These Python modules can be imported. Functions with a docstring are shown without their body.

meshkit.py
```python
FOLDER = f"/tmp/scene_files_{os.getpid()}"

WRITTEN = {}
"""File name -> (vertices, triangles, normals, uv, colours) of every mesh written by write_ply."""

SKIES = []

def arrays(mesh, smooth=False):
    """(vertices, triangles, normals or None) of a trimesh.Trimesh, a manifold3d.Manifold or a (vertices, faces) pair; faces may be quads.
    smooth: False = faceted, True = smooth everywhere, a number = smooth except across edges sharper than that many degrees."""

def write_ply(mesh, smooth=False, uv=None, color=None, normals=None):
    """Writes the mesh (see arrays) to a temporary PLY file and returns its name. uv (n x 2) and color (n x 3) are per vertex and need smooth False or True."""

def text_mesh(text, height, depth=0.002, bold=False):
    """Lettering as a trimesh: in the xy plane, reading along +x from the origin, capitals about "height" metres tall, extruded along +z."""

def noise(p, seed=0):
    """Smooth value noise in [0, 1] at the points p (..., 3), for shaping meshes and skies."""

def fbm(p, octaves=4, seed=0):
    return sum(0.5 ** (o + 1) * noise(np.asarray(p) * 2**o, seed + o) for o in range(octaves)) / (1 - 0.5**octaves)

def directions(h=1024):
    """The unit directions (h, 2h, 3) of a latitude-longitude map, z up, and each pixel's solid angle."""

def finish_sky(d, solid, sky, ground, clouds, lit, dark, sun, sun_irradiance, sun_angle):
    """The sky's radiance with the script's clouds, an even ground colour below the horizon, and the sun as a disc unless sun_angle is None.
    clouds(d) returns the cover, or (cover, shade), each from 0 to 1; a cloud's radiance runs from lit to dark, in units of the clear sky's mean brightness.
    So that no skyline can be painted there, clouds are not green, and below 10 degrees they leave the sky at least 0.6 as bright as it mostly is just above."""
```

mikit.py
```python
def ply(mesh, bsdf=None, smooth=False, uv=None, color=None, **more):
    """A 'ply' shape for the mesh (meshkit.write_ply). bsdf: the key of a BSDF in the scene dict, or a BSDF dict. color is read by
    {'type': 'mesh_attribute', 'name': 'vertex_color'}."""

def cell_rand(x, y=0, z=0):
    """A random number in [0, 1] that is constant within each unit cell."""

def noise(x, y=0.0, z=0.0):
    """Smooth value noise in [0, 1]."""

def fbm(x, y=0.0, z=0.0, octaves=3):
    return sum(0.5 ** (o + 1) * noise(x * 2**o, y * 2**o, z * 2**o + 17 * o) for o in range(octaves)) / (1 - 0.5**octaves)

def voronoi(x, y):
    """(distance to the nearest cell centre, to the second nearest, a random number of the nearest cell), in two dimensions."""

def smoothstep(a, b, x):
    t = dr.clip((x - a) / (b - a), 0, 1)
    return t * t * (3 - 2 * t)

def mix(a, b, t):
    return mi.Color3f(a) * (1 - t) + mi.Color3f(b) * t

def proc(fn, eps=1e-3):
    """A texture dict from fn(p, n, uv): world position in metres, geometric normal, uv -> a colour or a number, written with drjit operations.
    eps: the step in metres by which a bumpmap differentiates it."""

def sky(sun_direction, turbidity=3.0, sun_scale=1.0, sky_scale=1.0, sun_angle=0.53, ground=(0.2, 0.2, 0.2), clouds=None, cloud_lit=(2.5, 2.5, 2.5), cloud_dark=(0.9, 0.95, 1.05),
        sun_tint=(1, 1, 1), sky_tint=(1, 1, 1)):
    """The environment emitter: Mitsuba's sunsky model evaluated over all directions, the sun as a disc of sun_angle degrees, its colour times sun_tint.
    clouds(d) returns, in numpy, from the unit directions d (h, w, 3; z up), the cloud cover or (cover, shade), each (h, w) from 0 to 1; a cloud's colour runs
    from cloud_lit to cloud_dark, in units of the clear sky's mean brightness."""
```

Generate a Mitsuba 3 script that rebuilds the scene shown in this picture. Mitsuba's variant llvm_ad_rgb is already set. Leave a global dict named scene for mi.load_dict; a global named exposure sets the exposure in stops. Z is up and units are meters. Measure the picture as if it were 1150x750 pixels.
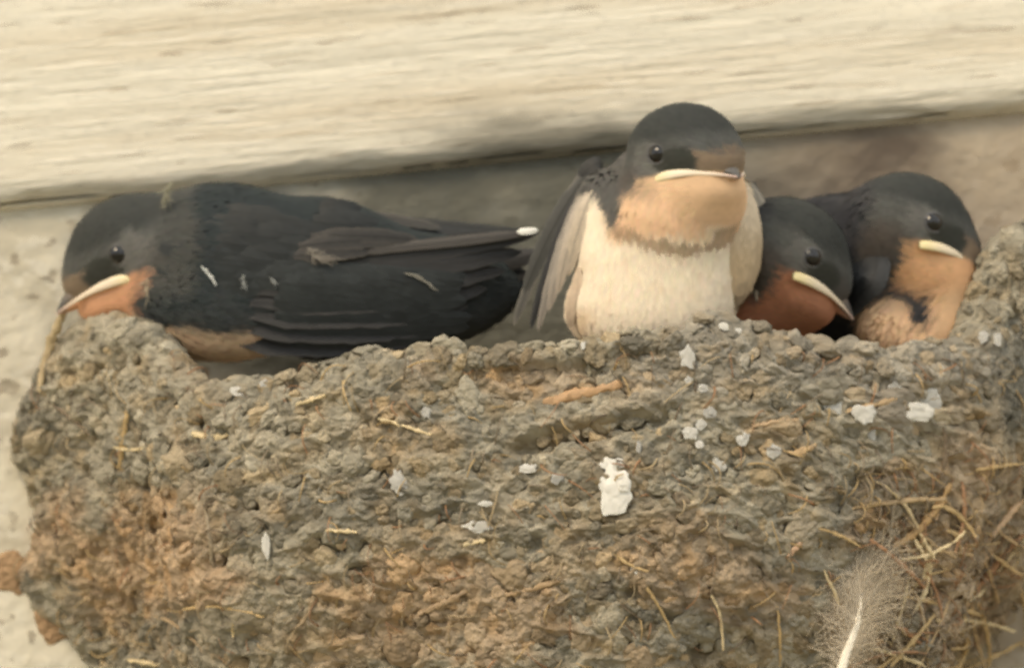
import math
import numpy as np, trimesh, drjit as dr, mitsuba as mi, mikit, meshkit
from scipy.spatial import cKDTree
from mikit import noise as pnoise, fbm as pfbm, smoothstep, mix
T = mi.ScalarTransform4f

# ------------------------------------------------------------------ camera, sky, exposure
PITCH, DIST, Z0, S = math.radians(12.0), 3.0, 2.4, 0.000155      # S = metres per photograph pixel at the wall
EYE = np.array([0, -DIST * math.cos(PITCH), Z0 - DIST * math.sin(PITCH)])
RT = np.array([1.0, 0, 0]); FW = np.array([0, math.cos(PITCH), math.sin(PITCH)]); UP = np.cross(RT, FW)
TANX = 575 * S / DIST
scene, labels = {}, {}
scene['camera'] = {'type': 'thinlens', 'fov': math.degrees(2 * math.atan(TANX)), 'fov_axis': 'x', 'aperture_radius': 0.0075,
                   'focus_distance': DIST - 0.16, 'near_clip': 0.1, 'far_clip': 100.0,
                   'to_world': T().look_at(origin=EYE.tolist(), target=(EYE + FW).tolist(), up=[0, 0, 1])}
scene['sky'] = mikit.sky((-0.5, -0.62, 0.72), turbidity=3, sun_scale=0.3, sun_angle=22, clouds=lambda d: 1.0,
                         cloud_lit=(2.45, 2.5, 2.5), ground=(0.26, 0.25, 0.21), sun_tint=(1.0, 0.97, 0.9))
exposure = 2.47

rng = np.random.default_rng(7)


def W(px, py, y):
    """The point of the plane Y = y (metres out from the wall, towards the viewer negative) that stands at this place of the photograph."""
    px, py, y = np.broadcast_arrays(np.asarray(px, float), np.asarray(py, float), np.asarray(y, float))
    d = FW + ((px - 575) / 575 * TANX)[..., None] * RT + ((375 - py) / 575 * TANX)[..., None] * UP
    t = (y - EYE[1]) / d[..., 1]
    return EYE + d * t[..., None]


def pixel(p):
    q = np.asarray(p) - EYE
    z = q @ FW
    return np.stack([575 + (q @ RT) / z * 575 / TANX, 375 - (q @ UP) / z * 575 / TANX], -1)


def numbered(name):
    key, n = name, 0
    while key in scene or key in labels or any(k.startswith(key + '__') for k in (scene if n == 0 and '__' not in name else ())):
        n += 1
        key = f'{name}_{n:03d}'
    return key


COUNT = {}


def fresh(name):
    n = COUNT.get(name, 0)
    COUNT[name] = n + 1
    return name if n == 0 else f'{name}_{n:03d}'


def put(name, mesh, bsdf, label=None, cat=None, group=None, kind=None, smooth=True, color=None, normals=None, uv=None):
    key = fresh(name)
    if normals is None:
        scene[key] = mikit.ply(mesh, bsdf, smooth=smooth, color=color, uv=uv)
    else:
        scene[key] = {'type': 'ply', 'filename': meshkit.write_ply(mesh, False, None, color, normals=normals), 'face_normals': False, 'bsdf': {'type': 'ref', 'id': bsdf}}
    e = {k: v for k, v in (('label', label), ('category', cat), ('group', group), ('kind', kind)) if v}
    if e:
        labels[key] = e
    return key


def thing(name, label, cat, group=None):
    key = fresh(name)
    labels[key] = {'label': label, 'category': cat, **({'group': group} if group else {})}
    return key


# ------------------------------------------------------------------ materials
def principled(color, rough=0.8, spec=0.3, **k):
    c = color if isinstance(color, dict) else {'type': 'rgb', 'value': list(color)}
    return {'type': 'twosided', 'bsdf': {'type': 'principled', 'base_color': c, 'roughness': rough, 'specular': spec, **k}}


VC = {'type': 'mesh_attribute', 'name': 'vertex_color'}
TILT = math.radians(5.55)
CT, ST = math.cos(TILT), math.sin(TILT)


def beam_color(p, n, uv):
    x, z = p.x * CT + (p.z - Z0) * ST, -p.x * ST + (p.z - Z0) * CT
    z = z + 0.0012 * (pnoise(x * 25, p.y * 40, z * 60) - 0.5)
    broad = pfbm(x * 9, 3.0 + p.y * 20, z * 120, 3)
    streak = pfbm(x * 60, 7.0 + p.y * 60, z * 900, 3)
    fleck = pfbm(x * 130, 1.0, z * 1500, 2)
    c = mix((0.665, 0.625, 0.515), (0.545, 0.465, 0.335), smoothstep(0.40, 0.75, broad) * 0.6)
    c = mix(c, (0.42, 0.335, 0.22), smoothstep(0.60, 0.80, streak) * 0.35)
    c = mix(c, (0.74, 0.70, 0.60), smoothstep(0.56, 0.75, fleck) * 0.4)
    crack = smoothstep(0.70, 0.80, pfbm(x * 110, 5.0, z * 900, 3))
    c = mix(c, (0.26, 0.20, 0.13), crack * 0.4)
    edge_shade = smoothstep(1.3, 0.3, dr.sqrt(dr.square((p.x - 0.010) / 0.030) + dr.square((p.z - Z0 - 0.0335) / 0.0065)) + 0.7 * (pfbm(p.x * 120, 6.0, p.z * 300, 3) - 0.5))   # soft shadow around the upright chick's head, painted into the beam colour
    c = mix(c, (0.20, 0.185, 0.145), edge_shade * 0.8)
    dirt = pfbm(x * 700, p.y * 700, z * 700, 2)
    return mix(c, c * 0.8, smoothstep(0.5, 0.8, dirt) * 0.4)


def beam_bump(p, n, uv):
    x, z = p.x * CT + (p.z - Z0) * ST, -p.x * ST + (p.z - Z0) * CT
    return pfbm(x * 70, p.y * 300, z * 1100, 3) + 0.4 * pfbm(x * 900, p.y * 900, z * 1400, 2)


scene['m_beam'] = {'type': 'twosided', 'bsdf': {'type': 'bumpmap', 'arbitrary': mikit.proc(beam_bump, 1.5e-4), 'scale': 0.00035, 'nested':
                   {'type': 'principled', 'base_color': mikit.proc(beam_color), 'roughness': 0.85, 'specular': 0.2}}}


def wall_color(p, n, uv):
    x, z = p.x, p.z - Z0
    a = pfbm(x * 55, 1.0, z * 75, 4)
    b = pfbm(x * 420, 2.0, z * 420, 3)
    c = mix((0.64, 0.60, 0.49), (0.50, 0.46, 0.36), smoothstep(0.35, 0.72, a))
    c = mix(c, (0.66, 0.63, 0.54), smoothstep(0.5, 0.72, b) * 0.5)
    c = mix(c, (0.24, 0.20, 0.14), smoothstep(0.64, 0.78, pfbm(x * 300, 9.0, z * 300, 3)) * 0.7)
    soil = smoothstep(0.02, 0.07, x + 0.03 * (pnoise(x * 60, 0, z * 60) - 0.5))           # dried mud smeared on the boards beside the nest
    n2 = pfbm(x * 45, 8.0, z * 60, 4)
    rub_shade = smoothstep(1.2, 0.6, dr.sqrt(dr.square((x - 0.012) / 0.086) + dr.square((z - 0.001) / 0.043)) + (n2 - 0.5) * 0.9)   # painted shade of the recess behind the birds, with some rubbed-on dirt
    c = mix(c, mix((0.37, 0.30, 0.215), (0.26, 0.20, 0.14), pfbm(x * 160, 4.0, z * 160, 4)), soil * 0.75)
    return mix(c, mix((0.085, 0.086, 0.07), (0.10, 0.08, 0.065), soil), rub_shade * 0.92)


def wall_bump(p, n, uv):
    return pfbm(p.x * 500, 5.0, p.z * 500, 4)


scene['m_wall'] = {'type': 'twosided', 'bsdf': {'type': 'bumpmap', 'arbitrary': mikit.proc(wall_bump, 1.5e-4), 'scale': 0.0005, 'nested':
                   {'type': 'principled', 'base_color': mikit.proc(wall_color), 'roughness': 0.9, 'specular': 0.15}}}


def mud_bump(p, n, uv):
    return pfbm(p.x * 1300, p.y * 1300, p.z * 1300, 3)


scene['m_mud'] = {'type': 'twosided', 'bsdf': {'type': 'bumpmap', 'arbitrary': mikit.proc(mud_bump, 1e-4), 'scale': 0.0011, 'nested':
                  {'type': 'principled', 'base_color': VC, 'roughness': 0.95, 'specular': 0.12}}}
scene['m_straw'] = principled(VC, 0.6, 0.35)
scene['m_white'] = principled(VC, 0.75, 0.3)
scene['m_plumage'] = principled(VC, 0.8, 0.15)
scene['m_quill'] = principled(VC, 0.6, 0.25)
scene['m_bill'] = principled(VC, 0.42, 0.4)
scene['m_eye'] = principled((0.006, 0.005, 0.005), 0.08, 0.6)
scene['m_down'] = principled(VC, 0.8, 0.1)
scene['m_ground'] = principled(mikit.proc(lambda p, n, uv: mix((0.20, 0.19, 0.12), (0.30, 0.27, 0.2), pfbm(p.x * 2, p.y * 2, 0, 4))), 0.95, 0.1)
scene['m_roof'] = principled((0.34, 0.29, 0.21), 0.85, 0.2)

# ------------------------------------------------------------------ helpers for meshes


def grid_faces(nu, nv, wrap_v=False):
    i, j = np.meshgrid(np.arange(nu - 1), np.arange(nv if wrap_v else nv - 1), indexing='ij')
    j2 = (j + 1) % nv
    q = np.stack([i * nv + j, (i + 1) * nv + j, (i + 1) * nv + j2, i * nv + j2], -1).reshape(-1, 4)
    return np.vstack([q[:, [0, 1, 2]], q[:, [0, 2, 3]]])


def spline(pts, n):
    """Catmull-Rom through the points."""
    p = np.asarray(pts, float)
    if len(p) == 2:
        return p[0] + (p[1] - p[0]) * np.linspace(0, 1, n)[:, None]
    t = np.linspace(0, len(p) - 1, n)
    from scipy.interpolate import CubicSpline
    return CubicSpline(np.arange(len(p)), p)(t)


def tube(pts, radii, sides=7, flat=1.0, ref=(0.0, -1.0, 0.0), jitter=0.0):
    """A closed tube; flat squeezes it along ref."""
    p = np.asarray(pts, float)
    r = np.broadcast_to(radii, (len(p),)).astype(float)
    t = np.gradient(p, axis=0)
    t /= np.linalg.norm(t, axis=1, keepdims=True) + 1e-12
    ref = np.asarray(ref, float)
    b = ref - t * (t @ ref)[:, None]
    b /= np.linalg.norm(b, axis=1, keepdims=True) + 1e-9
    a = np.cross(t, b)
    ang = np.arange(sides) * 2 * np.pi / sides
    v = p[:, None] + r[:, None, None] * (np.cos(ang)[None, :, None] * a[:, None] + flat * np.sin(ang)[None, :, None] * b[:, None])
    v = v.reshape(-1, 3)
    f = grid_faces(len(p), sides, True)
    n = len(v)
    v = np.vstack([v, p[0] - t[0] * r[0] * 0.4, p[-1] + t[-1] * r[-1] * 0.4])
    k = np.arange(sides)
    f = np.vstack([f, np.stack([k, (k + 1) % sides, k * 0 + n], 1)[:, ::-1] * 1, np.stack([k, (k + 1) % sides, k * 0], 1) * 0 + np.stack([k + n - sides, (k + 1) % sides + n - sides, k * 0 + n + 1], 1)])
    m = trimesh.Trimesh(v, f, process=False)
    if m.volume < 0:
        m.invert()
    return m


def nets(fn, lo, hi, h):
    """Surface nets: the zero surface of fn (negative inside)."""
    lo, hi = np.asarray(lo, float), np.asarray(hi, float)
    n = np.ceil((hi - lo) / h).astype(int) + 1
    ax = [lo[k] + h * np.arange(n[k]) for k in range(3)]
    P = np.stack(np.meshgrid(*ax, indexing='ij'), -1)
    F = fn(P.reshape(-1, 3)).reshape(n)
    s = F < 0
    m = n - 1
    acc, cnt = np.zeros((*m, 3)), np.zeros(m)

    def cut(o):
        return tuple(slice(o[k], o[k] + m[k]) for k in range(3))
    corners = [np.array(o) for o in np.ndindex(2, 2, 2)]
    for c in corners:
        for k in range(3):
            if c[k] == 0:
                d = c.copy(); d[k] = 1
                f0, f1 = F[cut(c)], F[cut(d)]
                x = (f0 < 0) != (f1 < 0)
                t = np.where(x, f0 / np.where(f0 == f1, 1, f0 - f1), 0)
                cnt += x
                for q in range(3):
                    acc[..., q] += np.where(x, c[q] + (t if q == k else 0), 0)
    on = cnt > 0
    idx = np.full(m, -1)
    idx[on] = np.arange(on.sum())
    cell = np.argwhere(on)
    V = lo + h * (cell + acc[on] / cnt[on][:, None])
    faces = []
    for k in range(3):
        b, c = (k + 1) % 3, (k + 2) % 3
        s0 = np.moveaxis(s, (k, b, c), (0, 1, 2)); I = np.moveaxis(idx, (k, b, c), (0, 1, 2))
        A, B = s0[:-1, 1:-1, 1:-1], s0[1:, 1:-1, 1:-1]
        x = A != B
        q = np.stack([I[:, :-1, :-1][x], I[:, 1:, :-1][x], I[:, 1:, 1:][x], I[:, :-1, 1:][x]], 1)
        flip = B[x]
        q[flip] = q[flip][:, ::-1]
        faces.append(q)
    q = np.vstack(faces)
    q = q[(q >= 0).all(1)]
    for _ in range(3):
        e = h * 0.2
        f = fn(V)
        g = np.stack([(fn(V + np.eye(3)[k] * e) - fn(V - np.eye(3)[k] * e)) / (2 * e) for k in range(3)], 1)
        V = V - np.clip(f / np.maximum((g * g).sum(1), 0.05), -h, h)[:, None] * g
    return trimesh.Trimesh(V, np.vstack([q[:, [0, 1, 2]], q[:, [0, 2, 3]]]), process=False)


def ell(p, c, r, R=None):
    q = p - np.asarray(c, float)
    if R is not None:
        q = q @ R
    r = np.asarray(r, float)
    k0 = np.linalg.norm(q / r, axis=1)
    k1 = np.linalg.norm(q / (r * r), axis=1)
    return k0 * (k0 - 1) / np.maximum(k1, 1e-9)


def smin(a, b, k):
    h = np.clip(0.5 + 0.5 * (b - a) / k, 0, 1)
    return b + (a - b) * h - k * h * (1 - h)


def unit(v):
    v = np.asarray(v, float)
    return v / np.maximum(np.linalg.norm(v, axis=-1, keepdims=True), 1e-12)


def sstep(a, b, x):
    t = np.clip((np.asarray(x, float) - a) / (b - a), 0, 1)
    return t * t * (3 - 2 * t)


def lerp(a, b, t):
    t = np.asarray(t)[..., None]
    return np.asarray(a, float) * (1 - t) + np.asarray(b, float) * t


# ------------------------------------------------------------------ the setting: ground, wall, beam, eave
ground = trimesh.Trimesh([[-40, -60, 0], [40, -60, 0], [40, 40, 0], [-40, 40, 0]], [[0, 1, 2], [0, 2, 3]], process=False)
put('ground', ground, 'm_ground', smooth=False, kind='structure')
wall = trimesh.creation.box([6.0, 0.12, 3.2])
wall.apply_translation([0, 0.06, 1.6])
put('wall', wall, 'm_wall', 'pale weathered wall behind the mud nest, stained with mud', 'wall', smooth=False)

# beam: a profile in (y, height above the lower edge), swept along the sloping beam, its lower front edge rounded and worn
BY = -0.0048
rad = 0.0040
prof = [(-0.0001, -0.0005)]
prof += [(-0.0025, 0.0), ]
prof += [(BY + rad - rad * math.sin(a), rad - rad * math.cos(a)) for a in np.linspace(0, np.pi / 2, 12)]
prof += [(BY, z) for z in np.linspace(0.009, 0.16, 120)] + [(-0.0001, 0.161)]
prof = np.array(prof)
us = np.concatenate([np.linspace(-1.8, -0.13, 60)[:-1], np.linspace(-0.13, 0.13, 420), np.linspace(0.13, 1.8, 60)[1:]])
edge = W(0, 228, BY)                        # a point of the lower edge
edge2 = W(1150, 117, BY)
TL = math.atan2(edge2[2] - edge[2], edge2[0] - edge[0])
U, K = np.meshgrid(us, np.arange(len(prof)), indexing='ij')
yy, hh = prof[K, 0], prof[K, 1]
nz = meshkit.fbm(np.stack([U * 40, hh * 500, yy * 300], -1), 4) - 0.5
yy2 = np.where(K > 1, yy + nz * 0.0011, yy)
hh2 = np.where(K > 1, hh + (meshkit.fbm(np.stack([U * 60, yy * 300, hh * 0 + 3], -1), 4) - 0.5) * 0.0018 * (hh < 0.01), hh)
mid = (edge + edge2) / 2
V = np.stack([mid[0] + U * math.cos(TL) - hh2 * math.sin(TL), yy2, mid[2] + U * math.sin(TL) + hh2 * math.cos(TL)], -1).reshape(-1, 3)
bf = grid_faces(len(us), len(prof))
bm = trimesh.Trimesh(V, bf, process=False)
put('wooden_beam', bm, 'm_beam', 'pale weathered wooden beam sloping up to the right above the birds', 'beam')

# ------------------------------------------------------------------ the mud nest
NC, NA, NB = 625.0, 588.0, 0.066
RIMX = np.array([-60.0, 20, 45, 75, 110, 150, 175, 205, 240, 300, 400, 500, 590, 640, 700, 760, 800, 850, 905, 960, 1020, 1110, 1132, 1152, 1182, 1300.0])
RIMY = np.array([470, 470, 415, 368, 352, 363, 396, 417, 423, 408, 390, 381, 376, 374, 361, 357, 345, 358, 367, 372, 379, 377, 330, 258, 240, 240.0])
from scipy.interpolate import PchipInterpolator
rim_py = PchipInterpolator(RIMX, RIMY + 9)


def nest_surface(phi, w):
    """phi: 0 at the left wall joint .. pi at the right. w: < 0 the bowl, 0 .. 0.12 the rim's top, 0.12 .. 1 the outside, down to the foot."""
    phi, w = np.asarray(phi, float), np.asarray(w, float)
    px = NC - (NA + 75 * sstep(1.3, 2.2, phi)) * np.cos(phi)
    y = -NB * np.abs(np.sin(phi)) ** 1.2
    rim = W(px, rim_py(px), y)
    v = np.clip((w - 0.1) / 0.9, 0, 1)
    s = np.maximum(1 + 0.03 * np.sin(np.pi * np.clip(v * 2.2, 0, 1)) - v ** 2.3, 0) ** 0.5
    s = s * (1 + 0.02 * np.sin(phi * 7 + v * 5) + 0.015 * np.sin(phi * 3.1 - v * 9))
    s = s * (1 - 0.075 * sstep(0.25, 0.6, v) * sstep(1.0, 0.2, phi) + 0.02 * np.sin(v * 26) * sstep(0.8, 0.1, phi))
    inner = np.clip(-w, 0, 1)
    tt = np.clip(w / 0.1, -0.0, 1)
    s = np.where(w < 0.1, 0.885 + 0.115 * np.clip(w / 0.1, 0, 1) ** 0.6, s)
    s = np.where(w < 0, 0.885 * (1 - inner ** 2) + 0.0 * inner, s)
    cx = W(NC, 400, 0)[0]
    X = cx + (rim[..., 0] - cx) * s
    Y = y * s
    floor_z = W(NC, 560, 0)[2]
    H = 0.094
    Z = rim[..., 2] - H * v - np.where((w >= 0) & (w < 0.1), 0.0045 * (1 - np.sqrt(np.clip(1 - (2 * w / 0.1 - 1) ** 2, 0, 1))), 0)
    Z = Z - np.where(w >= 0.1, 0.0045, 0)
    zin = rim[..., 2] - 0.0045
    Z = np.where(w < 0, zin + (floor_z - zin) * sstep(0, 0.75, inner), Z)
    return np.stack([X, Y, Z], -1)


def nest_normals(P, faces):
    m = trimesh.Trimesh(P, faces, process=False)
    return meshkit.arrays(m, True)[2]


nphi, nw_out, nw_in = 620, 330, 60
phis = np.linspace(0.0, np.pi, nphi)
ws = np.concatenate([np.linspace(-1, 0, nw_in)[:-1], np.linspace(0, 0.1, 26)[:-1], np.linspace(0.1, 1.0, nw_out)])
PH, WW = np.meshgrid(phis, ws, indexing='ij')
base = nest_surface(PH, WW).reshape(-1, 3)
nf = grid_faces(nphi, len(ws))
nn = nest_normals(base, nf)
if nn[(nphi // 2) * len(ws) + nw_in + 150][1] > 0:
    nf = nf[:, ::-1]
    nn = -nn


def lumps(p, seed=0):
    """Height in metres of the caked mud at the points."""
    p = np.asarray(p)
    h = 0.0054 * (meshkit.fbm(p * 55, 3, seed + 11) - 0.5)
    r = 1 - np.abs(2 * meshkit.fbm(p * 240, 3, seed + 23) - 1) * 1.7
    h = h + 0.0022 * (r - 0.5)
    h = h + 0.0020 * (meshkit.fbm(p * 620, 3, seed + 31) - 0.5)
    return h


def mud_colour(p, rnd):
    """Real patches of differently coloured mud: grey, grey-brown, ochre and red clay."""
    q = pixel(p)
    x, y = q[..., 0], q[..., 1]
    g = np.array([0.272, 0.243, 0.182])
    c = lerp(g, [0.185, 0.170, 0.134], sstep(0.45, 0.75, meshkit.fbm(np.asarray(p) * 70, 3, 5)))
    c = lerp(c, [0.29, 0.228, 0.150], sstep(0.5, 0.7, meshkit.fbm(np.asarray(p) * 95 + 9, 3, 8)) * 0.6)
    n = 1.7 * (meshkit.fbm(np.asarray(p) * 130, 4, 3) - 0.5)
    clay = np.maximum.reduce([
        sstep(1.25, 0.6, np.hypot((x - 145) / 120, (y - 625) / 75) + n),
        0.75 * sstep(1.2, 0.6, np.hypot((x - 520) / 150, (y - 690) / 70) + 1.6 * n),
        0.65 * sstep(1.2, 0.5, np.hypot((x - 1070) / 120, (y - 640) / 150) + 1.4 * n),
        0.6 * sstep(1.2, 0.5, np.hypot((x - 590) / 110, (y - 425) / 26) + 1.2 * n),
        0.6 * sstep(1.2, 0.5, np.hypot((x - 780) / 90, (y - 640) / 60) + 1.6 * n)])
    c = lerp(c, [0.35, 0.252, 0.160], clay * 0.88)
    grey = sstep(1.2, 0.5, np.hypot((x - 900) / 260, (y - 400) / 70) + n)
    c = lerp(c, [0.25, 0.225, 0.185], grey * 0.6)
    r = np.asarray(rnd)
    c = c * 1.04
    c = c * (0.64 + 0.76 * r[..., :1])
    c = c * (1 + 0.3 * np.clip(r[..., 1:2] - 0.55, -0.05, 1) * np.array([1.0, 0.0, -1.3]))
    return np.clip(c, 0.02, 0.8)


rough = lumps(base) * np.where(WW.reshape(-1) < -0.1, 0.4, 1.0)
bq = pixel(base)
dl = bq[:, 1] - (503 - 0.21 * (bq[:, 0] - 585)) + 14 * (meshkit.fbm(base * 160, 3, 12) - 0.5)
on_l = sstep(560, 600, bq[:, 0]) * sstep(775, 735, bq[:, 0]) * (WW.reshape(-1) > 0.1)
rough = rough + on_l * (0.0016 * np.exp(-((dl + 16) / 14) ** 2) - 0.0030 * np.exp(-((dl - 2) / 9) ** 2))      # a fold in the mud
NV = base + nn * rough[:, None]
cav = sstep(-0.0025, 0.002, rough)
ncol = mud_colour(base, np.stack([meshkit.noise(base * 420, 2), meshkit.noise(base * 300, 4), meshkit.noise(base * 800, 6)], -1))
nest = thing('nest', 'grey brown mud nest plastered to the wall under the beam, with birds in it', 'nest')
shell = trimesh.Trimesh(NV, nf, process=False)
put(nest + '__mud_shell', shell, 'm_mud', color=ncol)
ray = trimesh.ray.ray_pyembree.RayMeshIntersector(shell) if hasattr(trimesh.ray, 'ray_pyembree') else shell.ray
SN = shell.vertex_normals
tree_v = cKDTree(NV)
front = np.where(nn[:, 1] < -0.05, 0, 1e5)[:, None]
tree_px = cKDTree(pixel(NV) + front)
missed = []


def on_nest(px, py):
    """(points, normals) of the nest's surface seen at these places of the photograph."""
    px, py = np.atleast_1d(np.asarray(px, float)), np.atleast_1d(np.asarray(py, float))
    d = unit(FW + ((px - 575) / 575 * TANX)[:, None] * RT + ((375 - py) / 575 * TANX)[:, None] * UP)
    o = EYE + d * 2.7
    loc, ir, it = shell.ray.intersects_location(o, d, multiple_hits=False)
    out = NV[tree_px.query(np.stack([px, py], 1))[1]]
    out = W(px, py, out[:, 1])
    out[ir] = loc
    missed[:] = sorted(set(range(len(px))) - set(ir.tolist()))
    nrm = unit(nn[tree_v.query(out)[1]])
    return out, nrm


# --- pellets
cand_phi = rng.uniform(0.02, np.pi - 0.02, 60000)
cand_w = rng.uniform(0.0, 0.97, 60000)
cb = nest_surface(cand_phi, cand_w)
idx = tree_v.query(cb)[1]
area_w = 1.0
pp = NV[idx]
pn = nn[idx]
q = pixel(pp)
inview = (q[:, 0] > -15) & (q[:, 0] < 1165) & (q[:, 1] < 765) & (pn[:, 1] < 0.1)
size = rng.lognormal(math.log(0.0018), 0.36, len(pp))
size = np.clip(size, 0.0010, 0.0042) * np.where(inview, 1, 1.5)
order = rng.permutation(len(pp))
kept, cell = [], {}
CS = 0.004
for i in order:
    c = tuple((pp[i] // CS).astype(int))
    ok = True
    for a in (-1, 0, 1):
        for b in (-1, 0, 1):
            for d_ in (-1, 0, 1):
                for j in cell.get((c[0] + a, c[1] + b, c[2] + d_), ()):
                    if np.sum((pp[i] - pp[j]) ** 2) < (0.84 * (size[i] + size[j])) ** 2:
                        ok = False
                        break
                if not ok: break
            if not ok: break
        if not ok: break
    if ok:
        cell.setdefault(c, []).append(i)
        kept.append(i)
kept = np.array(kept)
ico2 = trimesh.creation.icosphere(subdivisions=3)
icov, icof = np.array(ico2.vertices), np.array(ico2.faces)


def pellet_mesh(i):
    n = pn[i]
    a = unit(np.cross(n, unit(rng.normal(size=3))))
    b = np.cross(n, a)
    r = size[i] * np.array([rng.uniform(0.95, 1.45), rng.uniform(0.75, 1.1), rng.uniform(0.45, 0.75)])
    off = rng.uniform(0, 100, 3)
    # chipped, crumbly lump: planes cut from a ball, then fine noise
    d = icov.copy()
    k = unit(rng.normal(size=(9, 3)))
    h = rng.uniform(0.58, 0.98, 9)
    rad_ = np.ones(len(d))
    for kk, h_ in zip(k, h):
        c = d @ kk
        rad_ = np.minimum(rad_, np.where(c > 0.05, h_ / np.maximum(c, 0.05), 9))
    rad_ = rad_ * (1 + 0.8 * (meshkit.fbm(d * 2.1 + off, 3) - 0.5))
    v = d * rad_[:, None] * r
    v = pp[i] - n * size[i] * 0.24 + v[:, :1] * a + v[:, 1:2] * b + v[:, 2:] * n
    rnd = rng.uniform(0, 1, 3)
    col = mud_colour(np.repeat(pp[i][None], 1, 0), rnd[None])[0]
    fine = meshkit.fbm(v * 900, 2, 3)
    cols = col * (0.86 + 0.28 * fine)[:, None]
    return v, cols


vis = inview[kept]
big = kept[vis][np.argsort(-size[kept[vis]])]
parts_n = 285
sv, sf, sc, at = [], [], [], 0
for rank, i in enumerate(np.concatenate([big, kept[~vis]])):
    v, c = pellet_mesh(i)
    if rank < parts_n:
        put(nest + '__mud_pellet', trimesh.Trimesh(v, icof, process=False), 'm_mud', color=c)
    else:
        sv.append(v); sf.append(icof + at); sc.append(c); at += len(v)
put(nest + '__small_mud_pellets', trimesh.Trimesh(np.vstack(sv), np.vstack(sf), process=False), 'm_mud', color=np.vstack(sc), kind='stuff')
print('pellets', len(kept), 'in view', int(vis.sum()))

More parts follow.
